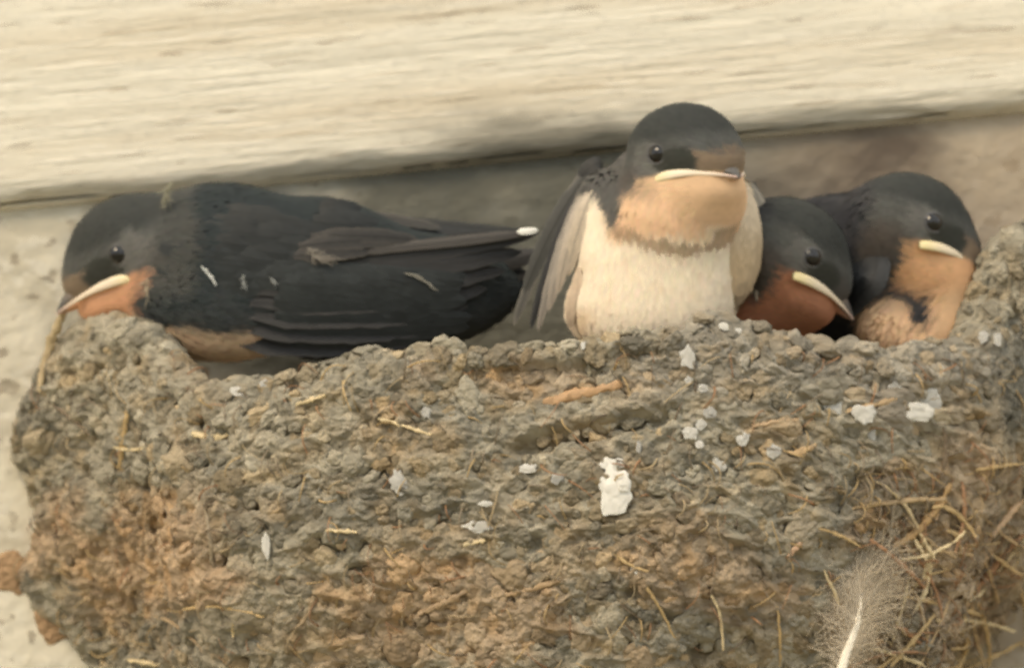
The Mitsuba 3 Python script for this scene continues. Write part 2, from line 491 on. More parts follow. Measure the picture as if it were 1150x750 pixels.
# --- straws, rootlets and grass in the mud: (pixel polyline, radius in pixels, colour, lift in pixels)
TAN, PALE, RED, DARK = (0.46, 0.33, 0.16), (0.58, 0.47, 0.28), (0.34, 0.19, 0.10), (0.16, 0.12, 0.08)
straws = [
    ([(72, 352), (62, 372), (52, 402), (44, 440)], 6.5, (0.42, 0.33, 0.19), 5), ([(60, 372), (48, 410), (42, 452)], 3, DARK, 4),
    ([(142, 462), (139, 490), (134, 524)], 4, TAN, 5), ([(128, 502), (150, 505), (165, 503)], 2.5, PALE, 4),
    ([(216, 486), (240, 491), (256, 488)], 4.5, PALE, 4), ([(332, 454), (365, 444)], 3, PALE, 5),
    ([(424, 470), (450, 477), (484, 488)], 2.8, PALE, 5), ([(366, 595), (400, 597)], 3.2, PALE, 5),
    ([(205, 685), (245, 681), (296, 692)], 2.6, TAN, 6), ([(142, 740), (178, 746)], 3, PALE, 5), ([(230, 570), (236, 605), (238, 632)], 3.2, (0.3, 0.24, 0.16), 4),
    ([(612, 452), (655, 441), (697, 431)], 7.5, (0.44, 0.28, 0.15), 4), ([(845, 479), (870, 474), (897, 470)], 3, (0.42, 0.30, 0.18), 5),
    ([(950, 462), (980, 455), (1008, 447)], 4, (0.42, 0.30, 0.17), 5), ([(885, 508), (903, 506), (916, 499)], 4, (0.48, 0.34, 0.19), 4),
    ([(722, 655), (745, 690), (765, 735)], 2.4, TAN, 6), ([(798, 668), (808, 690), (812, 730)], 2.2, PALE, 7),
    ([(925, 640), (940, 672), (950, 700)], 2.2, PALE, 10), ([(873, 680), (876, 715), (876, 748)], 1.7, TAN, 6),
    ([(885, 625), (900, 608)], 3.2, (0.46, 0.31, 0.2), 5), ([(920, 593), (945, 602), (965, 613)], 2.4, TAN, 7),
    ([(1002, 612), (1030, 596), (1050, 572), (1068, 545)], 6, (0.40, 0.26, 0.12), 9), ([(1025, 600), (1040, 628)], 2.6, PALE, 14), ([(1033, 598), (1050, 628)], 2.4, PALE, 15),
    ([(990, 668), (1030, 672), (1075, 682), (1100, 690)], 2.8, TAN, 10), ([(1052, 697), (1090, 696), (1140, 709)], 3.4, PALE, 14),
    ([(1000, 748), (1025, 720), (1050, 690)], 3.2, TAN, 12), ([(978, 727), (1015, 738), (1040, 748)], 2.6, PALE, 9),
    ([(1088, 640), (1100, 680), (1110, 720), (1110, 750)], 3, TAN, 12), ([(1150, 560), (1130, 582), (1112, 606)], 4, (0.5, 0.34, 0.2), 14), ([(1150, 600), (1112, 640), (1095, 668)], 5, RED, 8),
    ([(1096, 528), (1125, 523), (1150, 521)], 2.6, TAN, 9), ([(1000, 600), (1040, 640), (1060, 700)], 2, RED, 7), ([(1010, 690), (1030, 655), (1062, 640)], 2, TAN, 9),
    ([(690, 622), (705, 632), (728, 642)], 2, TAN, 6), ([(330, 705), (345, 690), (352, 668)], 3, (0.32, 0.24, 0.15), 4), ([(155, 690), (195, 700), (230, 735)], 2.2, (0.3, 0.22, 0.13), 5),
    ([(470, 688), (500, 676), (525, 662)], 4.5, (0.35, 0.25, 0.15), 3), ([(60, 455), (80, 470), (105, 492)], 2.6, DARK, 4), ([(260, 700), (262, 715)], 2, PALE, 5),
    ([(565, 668), (600, 660), (630, 651)], 4, (0.36, 0.25, 0.14), 3), ([(1060, 480), (1062, 510), (1056, 540)], 3, DARK, 6), ([(520, 612), (545, 606)], 3, PALE, 4),
]
for _ in range(26):                       # the tangle of old grass at the right
    x0, y0 = rng.uniform(985, 1150), rng.uniform(560, 745)
    a0, ln = rng.uniform(-0.3, 2.6), rng.uniform(45, 130)
    dx, dy = ln / 2 * math.cos(a0), -ln / 2 * math.sin(a0)
    straws.append(([(x0 - dx, y0 - dy), (x0 + rng.normal() * 6, y0 + rng.normal() * 6), (x0 + dx, y0 + dy)], rng.uniform(1.6, 3.6), [TAN, PALE, RED, (0.40, 0.29, 0.16)][rng.integers(4)], rng.uniform(4, 16)))
for pts, r, col, lift in straws:
    a = np.array(pts, float)
    pl = spline(a, 22)
    p, n = on_nest(np.clip(pl[:, 0], -30, 1185), pl[:, 1])
    dep = np.min(p[:, 1]) if len(a) > 2 else None
    yl = np.linspace(p[:3, 1].min(), p[-3:, 1].min(), len(p))
    yl = np.minimum(yl, np.minimum(p[:, 1], yl)) if len(p) else yl
    from scipy.ndimage import gaussian_filter1d
    ys = gaussian_filter1d(np.minimum(p[:, 1], np.maximum(p[:, 1] - 0.0, yl)), 5, mode='nearest')
    c3 = W(pl[:, 0], pl[:, 1], ys - lift * S)
    t = np.linspace(0, 1, len(c3))
    m = tube(c3, r * 0.85 * S * (0.55 + 0.4 * np.sin(np.pi * t)) * (0.7 + 0.6 * rng.random(len(t))), 8, rng.uniform(0.3, 0.6))
    mv = np.array(m.vertices)
    m.vertices = mv + (np.stack([meshkit.noise(mv * 1400, 5 + k_) for k_ in range(3)], -1) - 0.5) * 0.9 * min(r, 6) * S
    k = meshkit.fbm(np.array(m.vertices) * [900, 900, 900], 2, 4)
    put(nest + '__straw', m, 'm_straw', color=np.asarray(col) * (0.72 + 0.56 * k)[:, None])

# --- hair-thin rootlets and grass fibres all over the mud
Vs, Fs, Cs, at = [], [], [], 0
fx, fy = rng.uniform(20, 1150, 900), rng.uniform(400, 750, 900)
more = rng.random(900) < 0.35
fx = np.where(more, rng.uniform(960, 1150, 900), fx); fy = np.where(more, rng.uniform(520, 750, 900), fy)
fp, fnm = on_nest(fx, fy)
for i in sorted(set(range(900)) - set(missed)):
    a = unit(np.cross(fnm[i], unit(rng.normal(size=3) * [1, 1, 0.6])))
    ln = rng.uniform(10, 42) * S
    c3 = [fp[i] - a * ln / 2 - fnm[i] * 0.0004, fp[i] + fnm[i] * rng.uniform(0.0006, 0.0022) + np.cross(a, fnm[i]) * ln * rng.normal() * 0.12, fp[i] + a * ln / 2 - fnm[i] * rng.uniform(-0.001, 0.0008)]
    m = tube(spline(c3, 8), rng.uniform(0.5, 1.3) * S * np.linspace(1, 0.5, 8), 5)
    col = np.array([TAN, (0.42, 0.33, 0.2), RED, DARK, (0.25, 0.2, 0.14)][rng.integers(5)]) * rng.uniform(0.6, 1.1)
    Vs.append(np.array(m.vertices)); Fs.append(np.array(m.faces) + at); at += len(m.vertices); Cs.append(np.broadcast_to(col, m.vertices.shape))
put(nest + '__fine_rootlets', trimesh.Trimesh(np.vstack(Vs), np.vstack(Fs), process=False), 'm_straw', color=np.vstack(Cs), kind='stuff')

# --- white droppings: (px, py, radius x, radius y)
drops = [(688, 522, 13, 8), (690, 552, 15, 21), (700, 541, 8, 12), (806, 521, 8, 11), (834, 494, 8, 9), (775, 487, 10, 8), (787, 478, 6, 6), (797, 465, 8, 7), (717, 503, 4, 7), (772, 402, 9, 14), (773, 428, 5, 5),
         (789, 437, 6, 5), (936, 463, 15, 9), (969, 465, 13, 9), (1003, 438, 8, 9), (1042, 453, 13, 19), (1030, 463, 18, 10), (978, 488, 5, 12), (868, 507, 9, 8), (449, 543, 9, 14), (479, 464, 6, 7), (300, 612, 5, 17), (593, 527, 10, 6), (625, 538, 8, 6),
         (538, 592, 14, 6), (716, 640, 7, 5), (546, 566, 9, 4), (1120, 383, 5, 9), (1104, 380, 6, 8), (268, 441, 8, 7), (297, 432, 6, 5), (785, 500, 6, 5), (655, 390, 3, 5), (812, 368, 6, 5), (828, 374, 5, 5)]
for x, y, rx, ry in drops:
    p, n = on_nest([x], [y])
    if rx < 13: rx, ry = rx * 0.85, ry * 0.85
    n = unit(n[0] * 0.5 + np.array([0, -0.6, 0]))
    a = unit(np.cross(n, [0, 0, -1.0])); b = np.cross(a, n)
    off = rng.uniform(0, 50, 3)
    d = icov * (0.95 + 1.5 * (meshkit.fbm(icov * 1.7 + off, 2) - 0.5))[:, None]
    v = p[0] + n * 0.0007 + (d[:, :1] * rx * a + d[:, 1:2] * ry * b) * S + d[:, 2:] * n * min(rx, ry) * S * 0.26
    br = 0.38 + 0.26 * rng.random() if (x, y) not in ((688, 522), (690, 552), (700, 541)) else 0.72
    if 425 < y < 510 and rx < 12: br *= 0.9
    k = meshkit.fbm(v * 700, 3, 2)
    put(nest + '__white_dropping', trimesh.Trimesh(v, icof, process=False), 'm_white', color=np.array([1.0, 0.97, 0.88]) * (br * (0.75 + 0.4 * k))[:, None])

# --- mud daubs smeared on the wall left of the nest
for x, y, rx, ry, lab in [(14, 642, 20, 26, 'small brown mud daub on the wall at the left edge of the photo'), (62, 690, 24, 34, 'brown mud daub on the wall just below left of the nest, lowest of the two')]:
    p = W(x, y, 0.0)
    off = rng.uniform(0, 50, 3)
    d = icov * (1 + 0.8 * (meshkit.fbm(icov * 1.7 + off, 3) - 0.5))[:, None]
    v = p + np.stack([d[:, 0] * rx * S, d[:, 1] * 0.0012, d[:, 2] * ry * S], 1)
    k = meshkit.fbm(v * 500, 3, 2)
    put('mud_daub', trimesh.Trimesh(v, icof, process=False), 'm_mud', lab, 'mud', color=np.array([0.36, 0.24, 0.14]) * (0.7 + 0.6 * k)[:, None])

# ------------------------------------------------------------------ the birds


class Bird:
    def __init__(self, key, anchor_px, depth):
        self.key = key
        self.o = W(anchor_px[0], anchor_px[1], depth)
        self.k = S * np.dot(self.o - EYE, FW) / DIST
        self.a = np.array([anchor_px[0], 0, -anchor_px[1]], float)

    def world(self, p):
        q = (np.asarray(p, float) - self.a) * self.k
        return self.o + q[..., :1] * RT + q[..., 1:2] * FW + q[..., 2:] * UP

    def wn(self, n):
        return n[..., :1] * RT + n[..., 1:2] * FW + n[..., 2:] * UP

    def add(self, part, v, f, col, mat='m_plumage', normals=None, kind=None, label=None):
        col = np.broadcast_to(np.asarray(col, float), np.shape(v))
        return put(f'{self.key}__{part}', trimesh.Trimesh(self.world(v), f, process=False), mat, color=np.clip(col, 0, 1), normals=None if normals is None else self.wn(normals), kind=kind, label=label)


def head_frame(yaw, pitch, roll=0.0):
    """Columns forward, left, up. yaw 0 faces the viewer, +90 the right of the photograph."""
    y, p, r = map(math.radians, (yaw, pitch, roll))
    f = np.array([math.sin(y) * math.cos(p), -math.cos(y) * math.cos(p), math.sin(p)])
    l = unit(np.cross([0, 0, 1.0], f))
    u = np.cross(f, l)
    l2, u2 = l * math.cos(r) + u * math.sin(r), -l * math.sin(r) + u * math.cos(r)
    return np.stack([f, l2, u2], 1)


def head_sdf(q):
    d = ell(q, (0, 0, 0), (66, 58, 54))
    d = smin(d, ell(q, (38, 0, -14), (44, 36, 30)), 22)
    d = smin(d, ell(q, (28, 0, -46), (50, 42, 24)), 16)
    for s in (1, -1):
        d = smin(d, ell(q, (-8, s * 16, -24), (40, 36, 34)), 14)
    return d


SLATE, CROWN, NAVY = np.array([0.078, 0.080, 0.076]), np.array([0.040, 0.043, 0.041]), np.array([0.023, 0.029, 0.031])


def head_colour(q, throat=(0.50, 0.27, 0.15), fore=(0.215, 0.160, 0.112)):
    x, y, z = q[:, 0], np.abs(q[:, 1]), q[:, 2]
    n = meshkit.fbm(q * 0.06 + 40, 3, 1) - 0.5
    c = lerp(SLATE, CROWN, sstep(2, 22, z + 12 * n))
    c = lerp(c, [0.13, 0.128, 0.12], sstep(27, 14, np.hypot(x - 9, z + 7) + 24 * n) * 0.8 * (y > 25))   # paler ring round the eye
    c = lerp(c, [0.075, 0.065, 0.058], sstep(10, -20, x) * sstep(-5, -30, z))
    t = sstep(53, 61, x + 8 * n) * sstep(-1, -9, z + 10 * n)
    c = lerp(c, fore, t * 0.9)
    lore = sstep(18, 11, np.hypot((x - 40) / 1.45, (z + 12)) + 6 * n)
    c = lerp(c, [0.04, 0.042, 0.036], lore * 0.95)
    th = sstep(-24, -31, z + 7 * n) * sstep(-8, 8, x + 14 * n)
    c = lerp(c, throat, th)
    return c


def blade_set(rg, roots, nrm, flow, length, width, tilt, col, lift=0.0, curve=0.25):
    """Small contour feathers: curved leaf blades of 8 triangles. Returns vertices, faces, colours, normals."""
    n = len(roots)
    t = unit(flow - nrm * (flow * nrm).sum(1, keepdims=True) + 0.12 * rg.normal(size=(n, 3)))
    t = unit(t - nrm * (t * nrm).sum(1, keepdims=True))
    s = np.cross(nrm, t)
    L = length * rg.uniform(0.7, 1.25, n)
    Wd = width * rg.uniform(0.7, 1.25, n)
    al = tilt * rg.uniform(0.3, 1.5, n)
    st = np.array([0.0, 0.35, 0.72, 1.0]); wp = np.array([0.6, 1.0, 0.75, 0.08])
    V, N, C = [], [], []
    for k in range(4):
        c = roots + nrm * lift + t * (L * st[k])[:, None] + nrm * (L * (np.sin(al) * st[k] - curve * np.sin(al) * st[k] ** 2))[:, None]
        for sg in (-1, 1):
            V.append(c + s * (sg * Wd * wp[k] / 2)[:, None])
            N.append(unit(nrm * 0.9 - t * 0.08 + s * sg * 0.15 + 0.08 * rg.normal(size=(n, 3))))
            C.append(col * (0.9 + 0.2 * st[k]))
    V, N, C = (np.stack(a, 1).reshape(-1, 3) for a in (V, N, C))
    q = np.array([[3, 1, 0], [2, 3, 0], [5, 3, 2], [4, 5, 2], [7, 5, 4], [6, 7, 4]])
    F = (np.arange(n)[:, None, None] * 8 + q).reshape(-1, 3)
    return V, F, C, N


def flight_feather(pts, width, normal, tip=0.5, camber=0.12, n=26, seed=0, root=0.35):
    """A closed, cambered vane round a curved shaft. Returns vertices, faces, (u along, v across) per vertex."""
    c = spline(pts, n)
    t = unit(np.gradient(c, axis=0))
    nr = np.asarray(normal, float)
    nr = unit(nr - t * (t @ nr)[:, None])
    s = np.cross(t, nr)
    u = np.linspace(0, 1, n)
    w = width * (root + (1 - root) * sstep(0, 0.25, u)) * np.sqrt(np.clip(1 - np.clip((u - (1 - tip)) / tip, 0, 1) ** 2.4, 0.002, 1))
    nv = 9
    vv = np.linspace(-1, 1, nv)
    rg = np.random.default_rng(seed)
    notch = 1 + 0.05 * rg.normal(size=(n, nv)) * (np.abs(vv) > 0.9)
    top = c[:, None] + s[:, None] * (w[:, None] * vv * notch)[..., None] * 0.5 + nr[:, None] * (w[:, None] * camber * (1 - vv ** 2) + 0.5 * np.exp(-(vv / 0.12) ** 2))[..., None]
    bot = top - nr[:, None] * (0.5 * (1 - vv ** 2) + 0.12)[None, :, None]
    V = np.concatenate([top, bot[:, ::-1]], 1)
    m = 2 * nv
    F = grid_faces(n, m, True)
    k = np.arange(1, m - 1)
    F = np.vstack([F, np.stack([k * 0, k, k + 1], 1), np.stack([k * 0, k + 1, k], 1) + (n - 1) * m])
    mesh = trimesh.Trimesh(V.reshape(-1, 3), F, process=False)
    if mesh.volume < 0:
        F = F[:, ::-1]
    UU = np.repeat(u, m); VV = np.tile(np.concatenate([vv, vv[::-1]]), n)
    return V.reshape(-1, 3), F, UU, VV


def quill_colour(UU, VV, base, edge, seed=0, rachis=0.6, edge_w=0.75):
    e = sstep(edge_w, 1.0, np.abs(VV)) + sstep(0.94, 1.0, UU)
    c = lerp(base, edge, np.clip(e, 0, 1) * 0.8)
    c = c * (1 - (1 - rachis) * np.exp(-(VV / 0.1) ** 2))[:, None]
    k = meshkit.noise(np.stack([UU * 60 + VV * 12, VV * 2, UU * 0 + seed], -1)) - 0.5
    return np.clip(c * (1 + 0.35 * k)[:, None], 0, 1)


def build_head(b, centre, R, scale, throat, seed, bl=1.0):
    """Bill, gape flanges and eyes, posed; the skull itself is part of the body's one surface."""
    C = np.asarray(centre, float)

    def P(q):
        q = np.array(q, float)
        q[..., 0] = np.where(q[..., 0] > 45, 45 + (q[..., 0] - 45) * bl, q[..., 0])
        return C + (q * scale) @ R.T
    # upper bill: a low ridge from the forehead to a fine hooked tip
    nu, nvv = 16, 11
    u = np.linspace(0, 1, nu)
    ridge = np.stack([52 + 48 * u, 0 * u, -9 - 6 * u - 17 * u ** 3], 1)
    half = 26 * (1 - u) ** 0.8 + 1.2
    low = -27 - 5 * u ** 2 - 3 * sstep(0.9, 1, u)
    ang = np.linspace(0, np.pi, nvv)
    V = np.stack([ridge[:, :1] + 0 * ang, half[:, None] * np.cos(ang), low[:, None] + (ridge[:, 2] - low)[:, None] * np.sin(ang) ** 0.8], -1)
    bot = V[:, [0, nvv - 1]].mean(1) - [0, 0, 0.5]
    v = np.concatenate([V, bot[:, None]], 1)
    f = grid_faces(nu, nvv + 1, True)
    k = np.arange(1, nvv)
    f = np.vstack([f, np.stack([k * 0, k + 1, k], 1), np.stack([k * 0, k, k + 1], 1) + (nu - 1) * (nvv + 1)])
    v = v.reshape(-1, 3)
    uu = np.repeat(u, nvv + 1)
    col = lerp([0.25, 0.18, 0.13], [0.10, 0.095, 0.09], sstep(0.25, 0.85, uu))
    m = trimesh.Trimesh(P(v), f, process=False)
    b.add('upper_bill', P(v), f if m.volume > 0 else f[:, ::-1], col, 'm_bill')
    # lower bill
    half = 24 * (1 - u) ** 0.85 + 1.0
    x = 46 + 54 * u
    topz = -30 - 4 * u ** 2
    V = np.stack([x[:, None] + 0 * ang, half[:, None] * np.cos(ang), topz[:, None] - (11 * (1 - u) ** 0.7 + 1)[:, None] * np.sin(ang)], -1)
    topc = V[:, [0, nvv - 1]].mean(1) + [0, 0, 0.3]
    v = np.concatenate([V, topc[:, None]], 1).reshape(-1, 3)
    m = trimesh.Trimesh(P(v), f, process=False)
    b.add('lower_bill', P(v), f if m.volume > 0 else f[:, ::-1], lerp(np.asarray(throat) * 1.05, [0.30, 0.2, 0.15], sstep(0.55, 1.0, uu)), 'm_bill')
    # soft pale gape flange on each side
    for s in (1, -1):
        pts = spline([(7, s * 55, -32), (24, s * 53, -28), (48, s * 42, -26), (72, s * 26.5, -28), (90, s * 11.5, -31), (100, s * 3, -33.5)], 30)
        t = np.linspace(0, 1, 30)
        rr = 6.0 * (0.55 + 0.5 * np.sin(np.pi * np.clip(t * 1.6 + 0.18, 0, 1))) * (1 - 0.62 * sstep(0.45, 1, t))
        m = tube(P(pts), rr * scale, 10, 0.5, ref=R @ np.array([0.5, s * 0.7, 0.4]))
        tt = np.concatenate([np.repeat(t, 10), [0, 1]])
        b.add('gape_flange', np.array(m.vertices), m.faces, lerp(lerp([0.74, 0.63, 0.34], [0.72, 0.61, 0.46], sstep(0.05, 0.35, tt)), [0.46, 0.34, 0.29], sstep(0.5, 0.95, tt)), 'm_bill')
    for s in (1, -1):
        c = np.array([14.5, s * 48.5, -3.0])
        e = trimesh.creation.icosphere(subdivisions=3)
        key = put(f'{b.key}__eye', trimesh.Trimesh(b.world(P(c + np.array(e.vertices) * 12.3)), e.faces, process=False), 'm_eye')
        out = unit(np.array([0.28, s * 1.0, 0.0]))
        a1 = unit(np.cross(out, [0, 0, 1.0])); a2 = np.cross(out, a1)
        th = np.linspace(0, 2 * np.pi, 40)
        ring = c + out * 5.8 + 11.4 * (np.cos(th)[:, None] * a1 + 0.92 * np.sin(th)[:, None] * a2)
        m = tube(P(ring), 2.1 * scale, 7, 1.0, ref=R @ out)
        b.add(key[len(b.key) + 2:] + '__eyelid', np.array(m.vertices), m.faces, (0.085, 0.085, 0.088), 'm_bill')


def build_bird(b, seed, head_c, R, hs, body, colour, flow, res, density, head_throat, body_len, fore=(0.215, 0.160, 0.112), mask=None, k_join=26, tilt=0.15, bl=1.0):
    """One continuous body with the head, coloured by anatomy, and its contour feathers."""
    rg = np.random.default_rng(seed)
    C = np.asarray(head_c, float)

    def fn(p):
        d = head_sdf(((p - C) @ R) / hs) * hs
        e = None
        for c, r, M in body:
            x = ell(p, c, r, M)
            e = x if e is None else smin(e, x, 24)
        d = smin(d, e, k_join)
        return d
    lo = np.min([np.asarray(c) - max(r) for c, r, _ in body] + [C - 85], axis=0) - 8
    hi = np.max([np.asarray(c) + max(r) for c, r, _ in body] + [C + 85], axis=0) + 8
    m = nets(fn, lo, hi, res)
    v, f, n = meshkit.arrays(m, True)
    if (n * (v - v.mean(0))).sum() < 0:
        f, n = f[:, ::-1], -n

    def paint(p, nr):
        q = ((p - C) @ R) / hs
        hw = sstep(19, 5, head_sdf(q))                      # how much a point belongs to the head
        hw = hw * sstep(-60, -35, q[:, 0] + 0.0)
        return lerp(colour(p, nr), head_colour(q, head_throat, fore), hw), hw, q
    col, hw, q = paint(v, n)
    b.add('body', v, f, col * (0.9 + 0.2 * meshkit.fbm(v * 0.2, 3, 3))[:, None])
    # contour feathers
    tri = v[f]
    ar = np.linalg.norm(np.cross(tri[:, 1] - tri[:, 0], tri[:, 2] - tri[:, 0]), axis=1) / 2
    N = int(ar.sum() * density)
    pick = rg.choice(len(f), N, p=ar / ar.sum())
    bc = rg.dirichlet([1, 1, 1], N)
    p = (tri[pick] * bc[..., None]).sum(1)
    nr = unit((n[f[pick]] * bc[..., None]).sum(1))
    col, hw, q = paint(p, nr)
    keep = np.ones(N, bool)
    for s in (1, -1):
        keep &= np.linalg.norm(q - np.array([14.5, s * 50.0, -3]), axis=1) > 15
        seg = np.clip((q[:, 0] - 8) / 90, 0, 1)
        line = np.stack([8 + 90 * seg, s * (55 - 51 * seg ** 1.2), -29 + 0 * seg], 1)
        keep &= np.linalg.norm(q - line, axis=1) > 9.5
    keep &= ~((q[:, 0] > 54) & (q[:, 2] < -8))
    if mask is not None:
        keep &= mask(p, nr)
    p, nr, col, hw, q = p[keep], nr[keep], col[keep], hw[keep], q[keep]
    fl = lerp(flow(p), -R[:, 0], hw)
    cj = col * (1 + np.where(col.mean(1, keepdims=True) > 0.25, 0.10, 0.22) * (rg.random((len(p), 1)) - 0.5)) * (1 + 0.06 * (rg.random((len(p), 3)) - 0.5))
    L = 11 + (body_len - 11) * (1 - hw)
    vf, ff, cf, nf_ = blade_set(rg, p, nr, fl, L, L * 0.24, tilt, cj)
    b.add('contour_feathers', vf, ff, cf, normals=nf_, kind='stuff')
    build_head(b, C, R, hs, head_throat, seed, bl)


def quill(b, part, pts, width, normal, base, edge, seed, tip=0.45, camber=0.12, **k):
    v, f, U, Vv = flight_feather(pts, width, normal, tip, camber, seed=seed, root=k.pop('root', 0.35))
    return b.add(part, v, f, quill_colour(U, Vv, base, edge, seed, **k), 'm_quill')


def rot(deg, axis=1):
    a = math.radians(deg)
    c, s = math.cos(a), math.sin(a)
    return np.array([[c, 0, s], [0, 1, 0], [-s, 0, c]]) if axis == 1 else np.array([[c, -s, 0], [s, c, 0], [0, 0, 1]])


CREAM, BUFF = np.array([0.60, 0.52, 0.40]), np.array([0.53, 0.40, 0.26])

# --- A: lying along the left rim, facing left
bA = Bird(thing('swallow', 'dark swallow chick lying along the left side of the nest, facing left', 'bird', 'swallow chicks in the nest'), (300, 300), -0.026)
bodyA = [((250, 2, -300), (92, 80, 92), None), ((340, 0, -308), (140, 78, 86), rot(4)), ((470, 4, -318), (110, 56, 56), rot(4)), ((205, -2, -305), (70, 66, 84), None), ((420, 6, -348), (130, 60, 52), rot(-4)), ((232, -22, -350), (88, 60, 50), rot(10))]


def colA(p, n):
    x, y, z = p.T
    w = meshkit.fbm(p * 0.03, 3, 2) - 0.5
    c = lerp(NAVY, [0.036, 0.040, 0.041], sstep(0.3, -0.4, n[:, 2] + w))
    c = lerp(c, [0.05, 0.052, 0.049], sstep(214, 196, x + 18 * w) * sstep(-345, -320, z))
    belly = np.maximum(sstep(-0.35, -0.62, n[:, 2] + 0.5 * w) * sstep(330, 290, x), sstep(3, -5, z + 356 + 0.38 * (x - 165) + 16 * w) * sstep(330, 290, x) * sstep(150, 165, x))
    return lerp(c, [0.58, 0.43, 0.295], belly)


build_bird(bA, 11, (143, 10, -277), head_frame(-86, -25), 1.04, bodyA, colA, lambda p: np.tile([1.0, 0, -0.12], (len(p), 1)), 3.2, 1 / 8, (0.58, 0.31, 0.18), 22)
rg = np.random.default_rng(5)


def side(x, z, lift=0):
    """A point on the near flank of bird A's body (ellipsoid of the trunk), pushed out a little."""
    x, z = np.asarray(x, float), np.asarray(z, float)
    k = np.clip(1 - ((x - 330) / 190) ** 2 * 0.5 - ((z + 306) / 105) ** 2, 0.04, 1)
    return np.stack([x, -82 * np.sqrt(k) - lift, z], -1)


# primaries and secondaries of the folded near wing, longest on top
n = 7
for i in range(n):
    t = i / (n - 1)
    r0 = np.array([250 + 60 * t, -322 - 54 * (1 - t) + 20 * t]); tipx = 470 + 135 * t ** 0.8; tipz = -378 + 116 * t ** 1.1
    mid_ = (r0 + [tipx, tipz]) / 2 + [0, -6 + 4 * t]
    pts = np.array([side(*r0, 3 + 0.15 * i), side(*mid_, 6 + 0.28 * i), [tipx, -46 - 0.8 * i, tipz]])
    g = 0.029 + 0.006 * rg.random()
    quill(bA, 'wing__flight_feather', pts, 38 - 12 * t, (0.05, -1, 0.3 - 0.2 * t), np.array([g, g * 1.0, g * 1.03]), np.array([0.036, 0.035, 0.033]), 50 + i, tip=0.5, camber=0.0, rachis=0.93)
# tertials with pale brown fringes
for i, (x0, z0, x1, z1, w_) in enumerate([(330, -288, 418, -282, 22), (336, -277, 445, -272, 20), (350, -266, 470, -270, 18)]):
    pts = np.array([side(x0, z0, 4 + i), side((x0 + x1) / 2, (z0 + z1) / 2 + 3, 11 + i), side(x1, z1, 10)])
    quill(bA, 'wing__tertial', pts, w_, (0, -1, 0.35), (0.032, 0.031, 0.030), (0.065, 0.058, 0.05), 80 + i, edge_w=0.55, camber=0.03)
quill(bA, 'wing__flight_feather', [side(350, -286, 8), side(470, -276, 13), [598, -62, -261]], 13, (0, -1, 0.5), (0.060, 0.055, 0.050), (0.085, 0.078, 0.07), 90, tip=0.3)
# far wing and tail
quill(bA, 'wing__flight_feather', [(385, -10, -240), (440, 0, -246), (495, 8, -256)], 18, (0, -0.75, 0.7), (0.06, 0.057, 0.052), (0.10, 0.095, 0.085), 91, tip=0.6)
quill(bA, 'wing__flight_feather', [(360, 20, -236), (470, 24, -252), (600, 20, -262)], 26, (0, -0.6, 0.8), (0.025, 0.027, 0.028), (0.035, 0.035, 0.035), 92, tip=0.4)
for i in range(4):
    quill(bA, 'tail_feather', [(430, -6 + 8 * i, -300 - 6 * i), (520, -6 + 6 * i, -300 - 12 * i), (606 - 14 * i, -14 + 6 * i, -284 - 22 * i)], 30, (0, -1, 0.4), (0.027, 0.027, 0.028), (0.04, 0.039, 0.037), 94 + i)
v, f, U, Vv = flight_feather([(581, -70, -261), (592, -72, -260), (605, -70, -259)], 8, (0, -1, 0.3), tip=0.5, n=10)
bA.add('tail_spot', v, f, (0.80, 0.80, 0.74), 'm_quill', label='small white spot near the tail tip')
# wing coverts over the shoulder and back: overlapping rounded feathers
cv = []
for i in range(290):
    x = rg.uniform(178, 372); z = rg.uniform(-388, -228)
    if i > 110:
        x = rg.uniform(300, 470); z = rg.uniform(-380, -300)
    k = 1 - ((x - 335) / 175) ** 2 - ((z + 305) / 90) ** 2
    if k < 0.02 or z < -350 - 0.38 * (x - 165):
        continue
    cv.append((x, z))
cv = np.array(cv + [(272, -247), (276, -256), (284, -251), (290, -260), (268, -262), (296, -246)])
Vs, Fs, Cs, at = [], [], [], 0
for i, (x, z) in enumerate(cv[np.argsort(-cv[:, 0])]):
    g = 0.020 + 0.006 * rg.random()
    c = np.array([g * 0.86, g, g * 1.05]) * float(1.0 + 0.7 * sstep(-270, -330, z))
    ln = rg.uniform(40, 62)
    lf = 9.0 * float(sstep(270, 320, x) * sstep(-295, -315, z))
    v, f, U, Vv = flight_feather([side(x, z, 1 + lf), side(x + ln * 0.5, z - 1 - 4 * rg.random(), 3.6 + lf), side(x + ln, z - 3 - 5 * rg.random(), 3.2 + lf)], rg.uniform(18, 25), (0, -1, (z + 305) / 160), tip=0.6, camber=0.035, n=9, seed=i, root=0.6)
    Vs.append(v); Fs.append(f + at); Cs.append(quill_colour(U, Vv, c, c * 1.12, i, rachis=0.85)); at += len(v)
bA.add('wing', np.vstack(Vs), np.vstack(Fs), np.vstack(Cs), 'm_quill')


def fluff(b, part, pts, r, col, seed, n=40, lbl=None):
    """A wisp of nestling down."""
    rg = np.random.default_rng(seed)
    c = spline(pts, 12)
    Vs, Fs, at = [], [], 0
    for i in range(n):
        t0 = rg.uniform(0, 0.75)
        p0 = c[int(t0 * 11)]; p1 = c[min(11, int((t0 + rg.uniform(0.15, 0.4)) * 11))] + r * rg.normal(size=3)
        m = tube(spline([p0, (p0 + p1) / 2 + 0.4 * r * rg.normal(size=3), p1], 6), np.linspace(0.5, 0.2, 6), 4)
        Vs.append(np.array(m.vertices)); Fs.append(np.array(m.faces) + at); at += len(m.vertices)
    b.add(part, np.vstack(Vs), np.vstack(Fs), col, 'm_down', label=lbl)


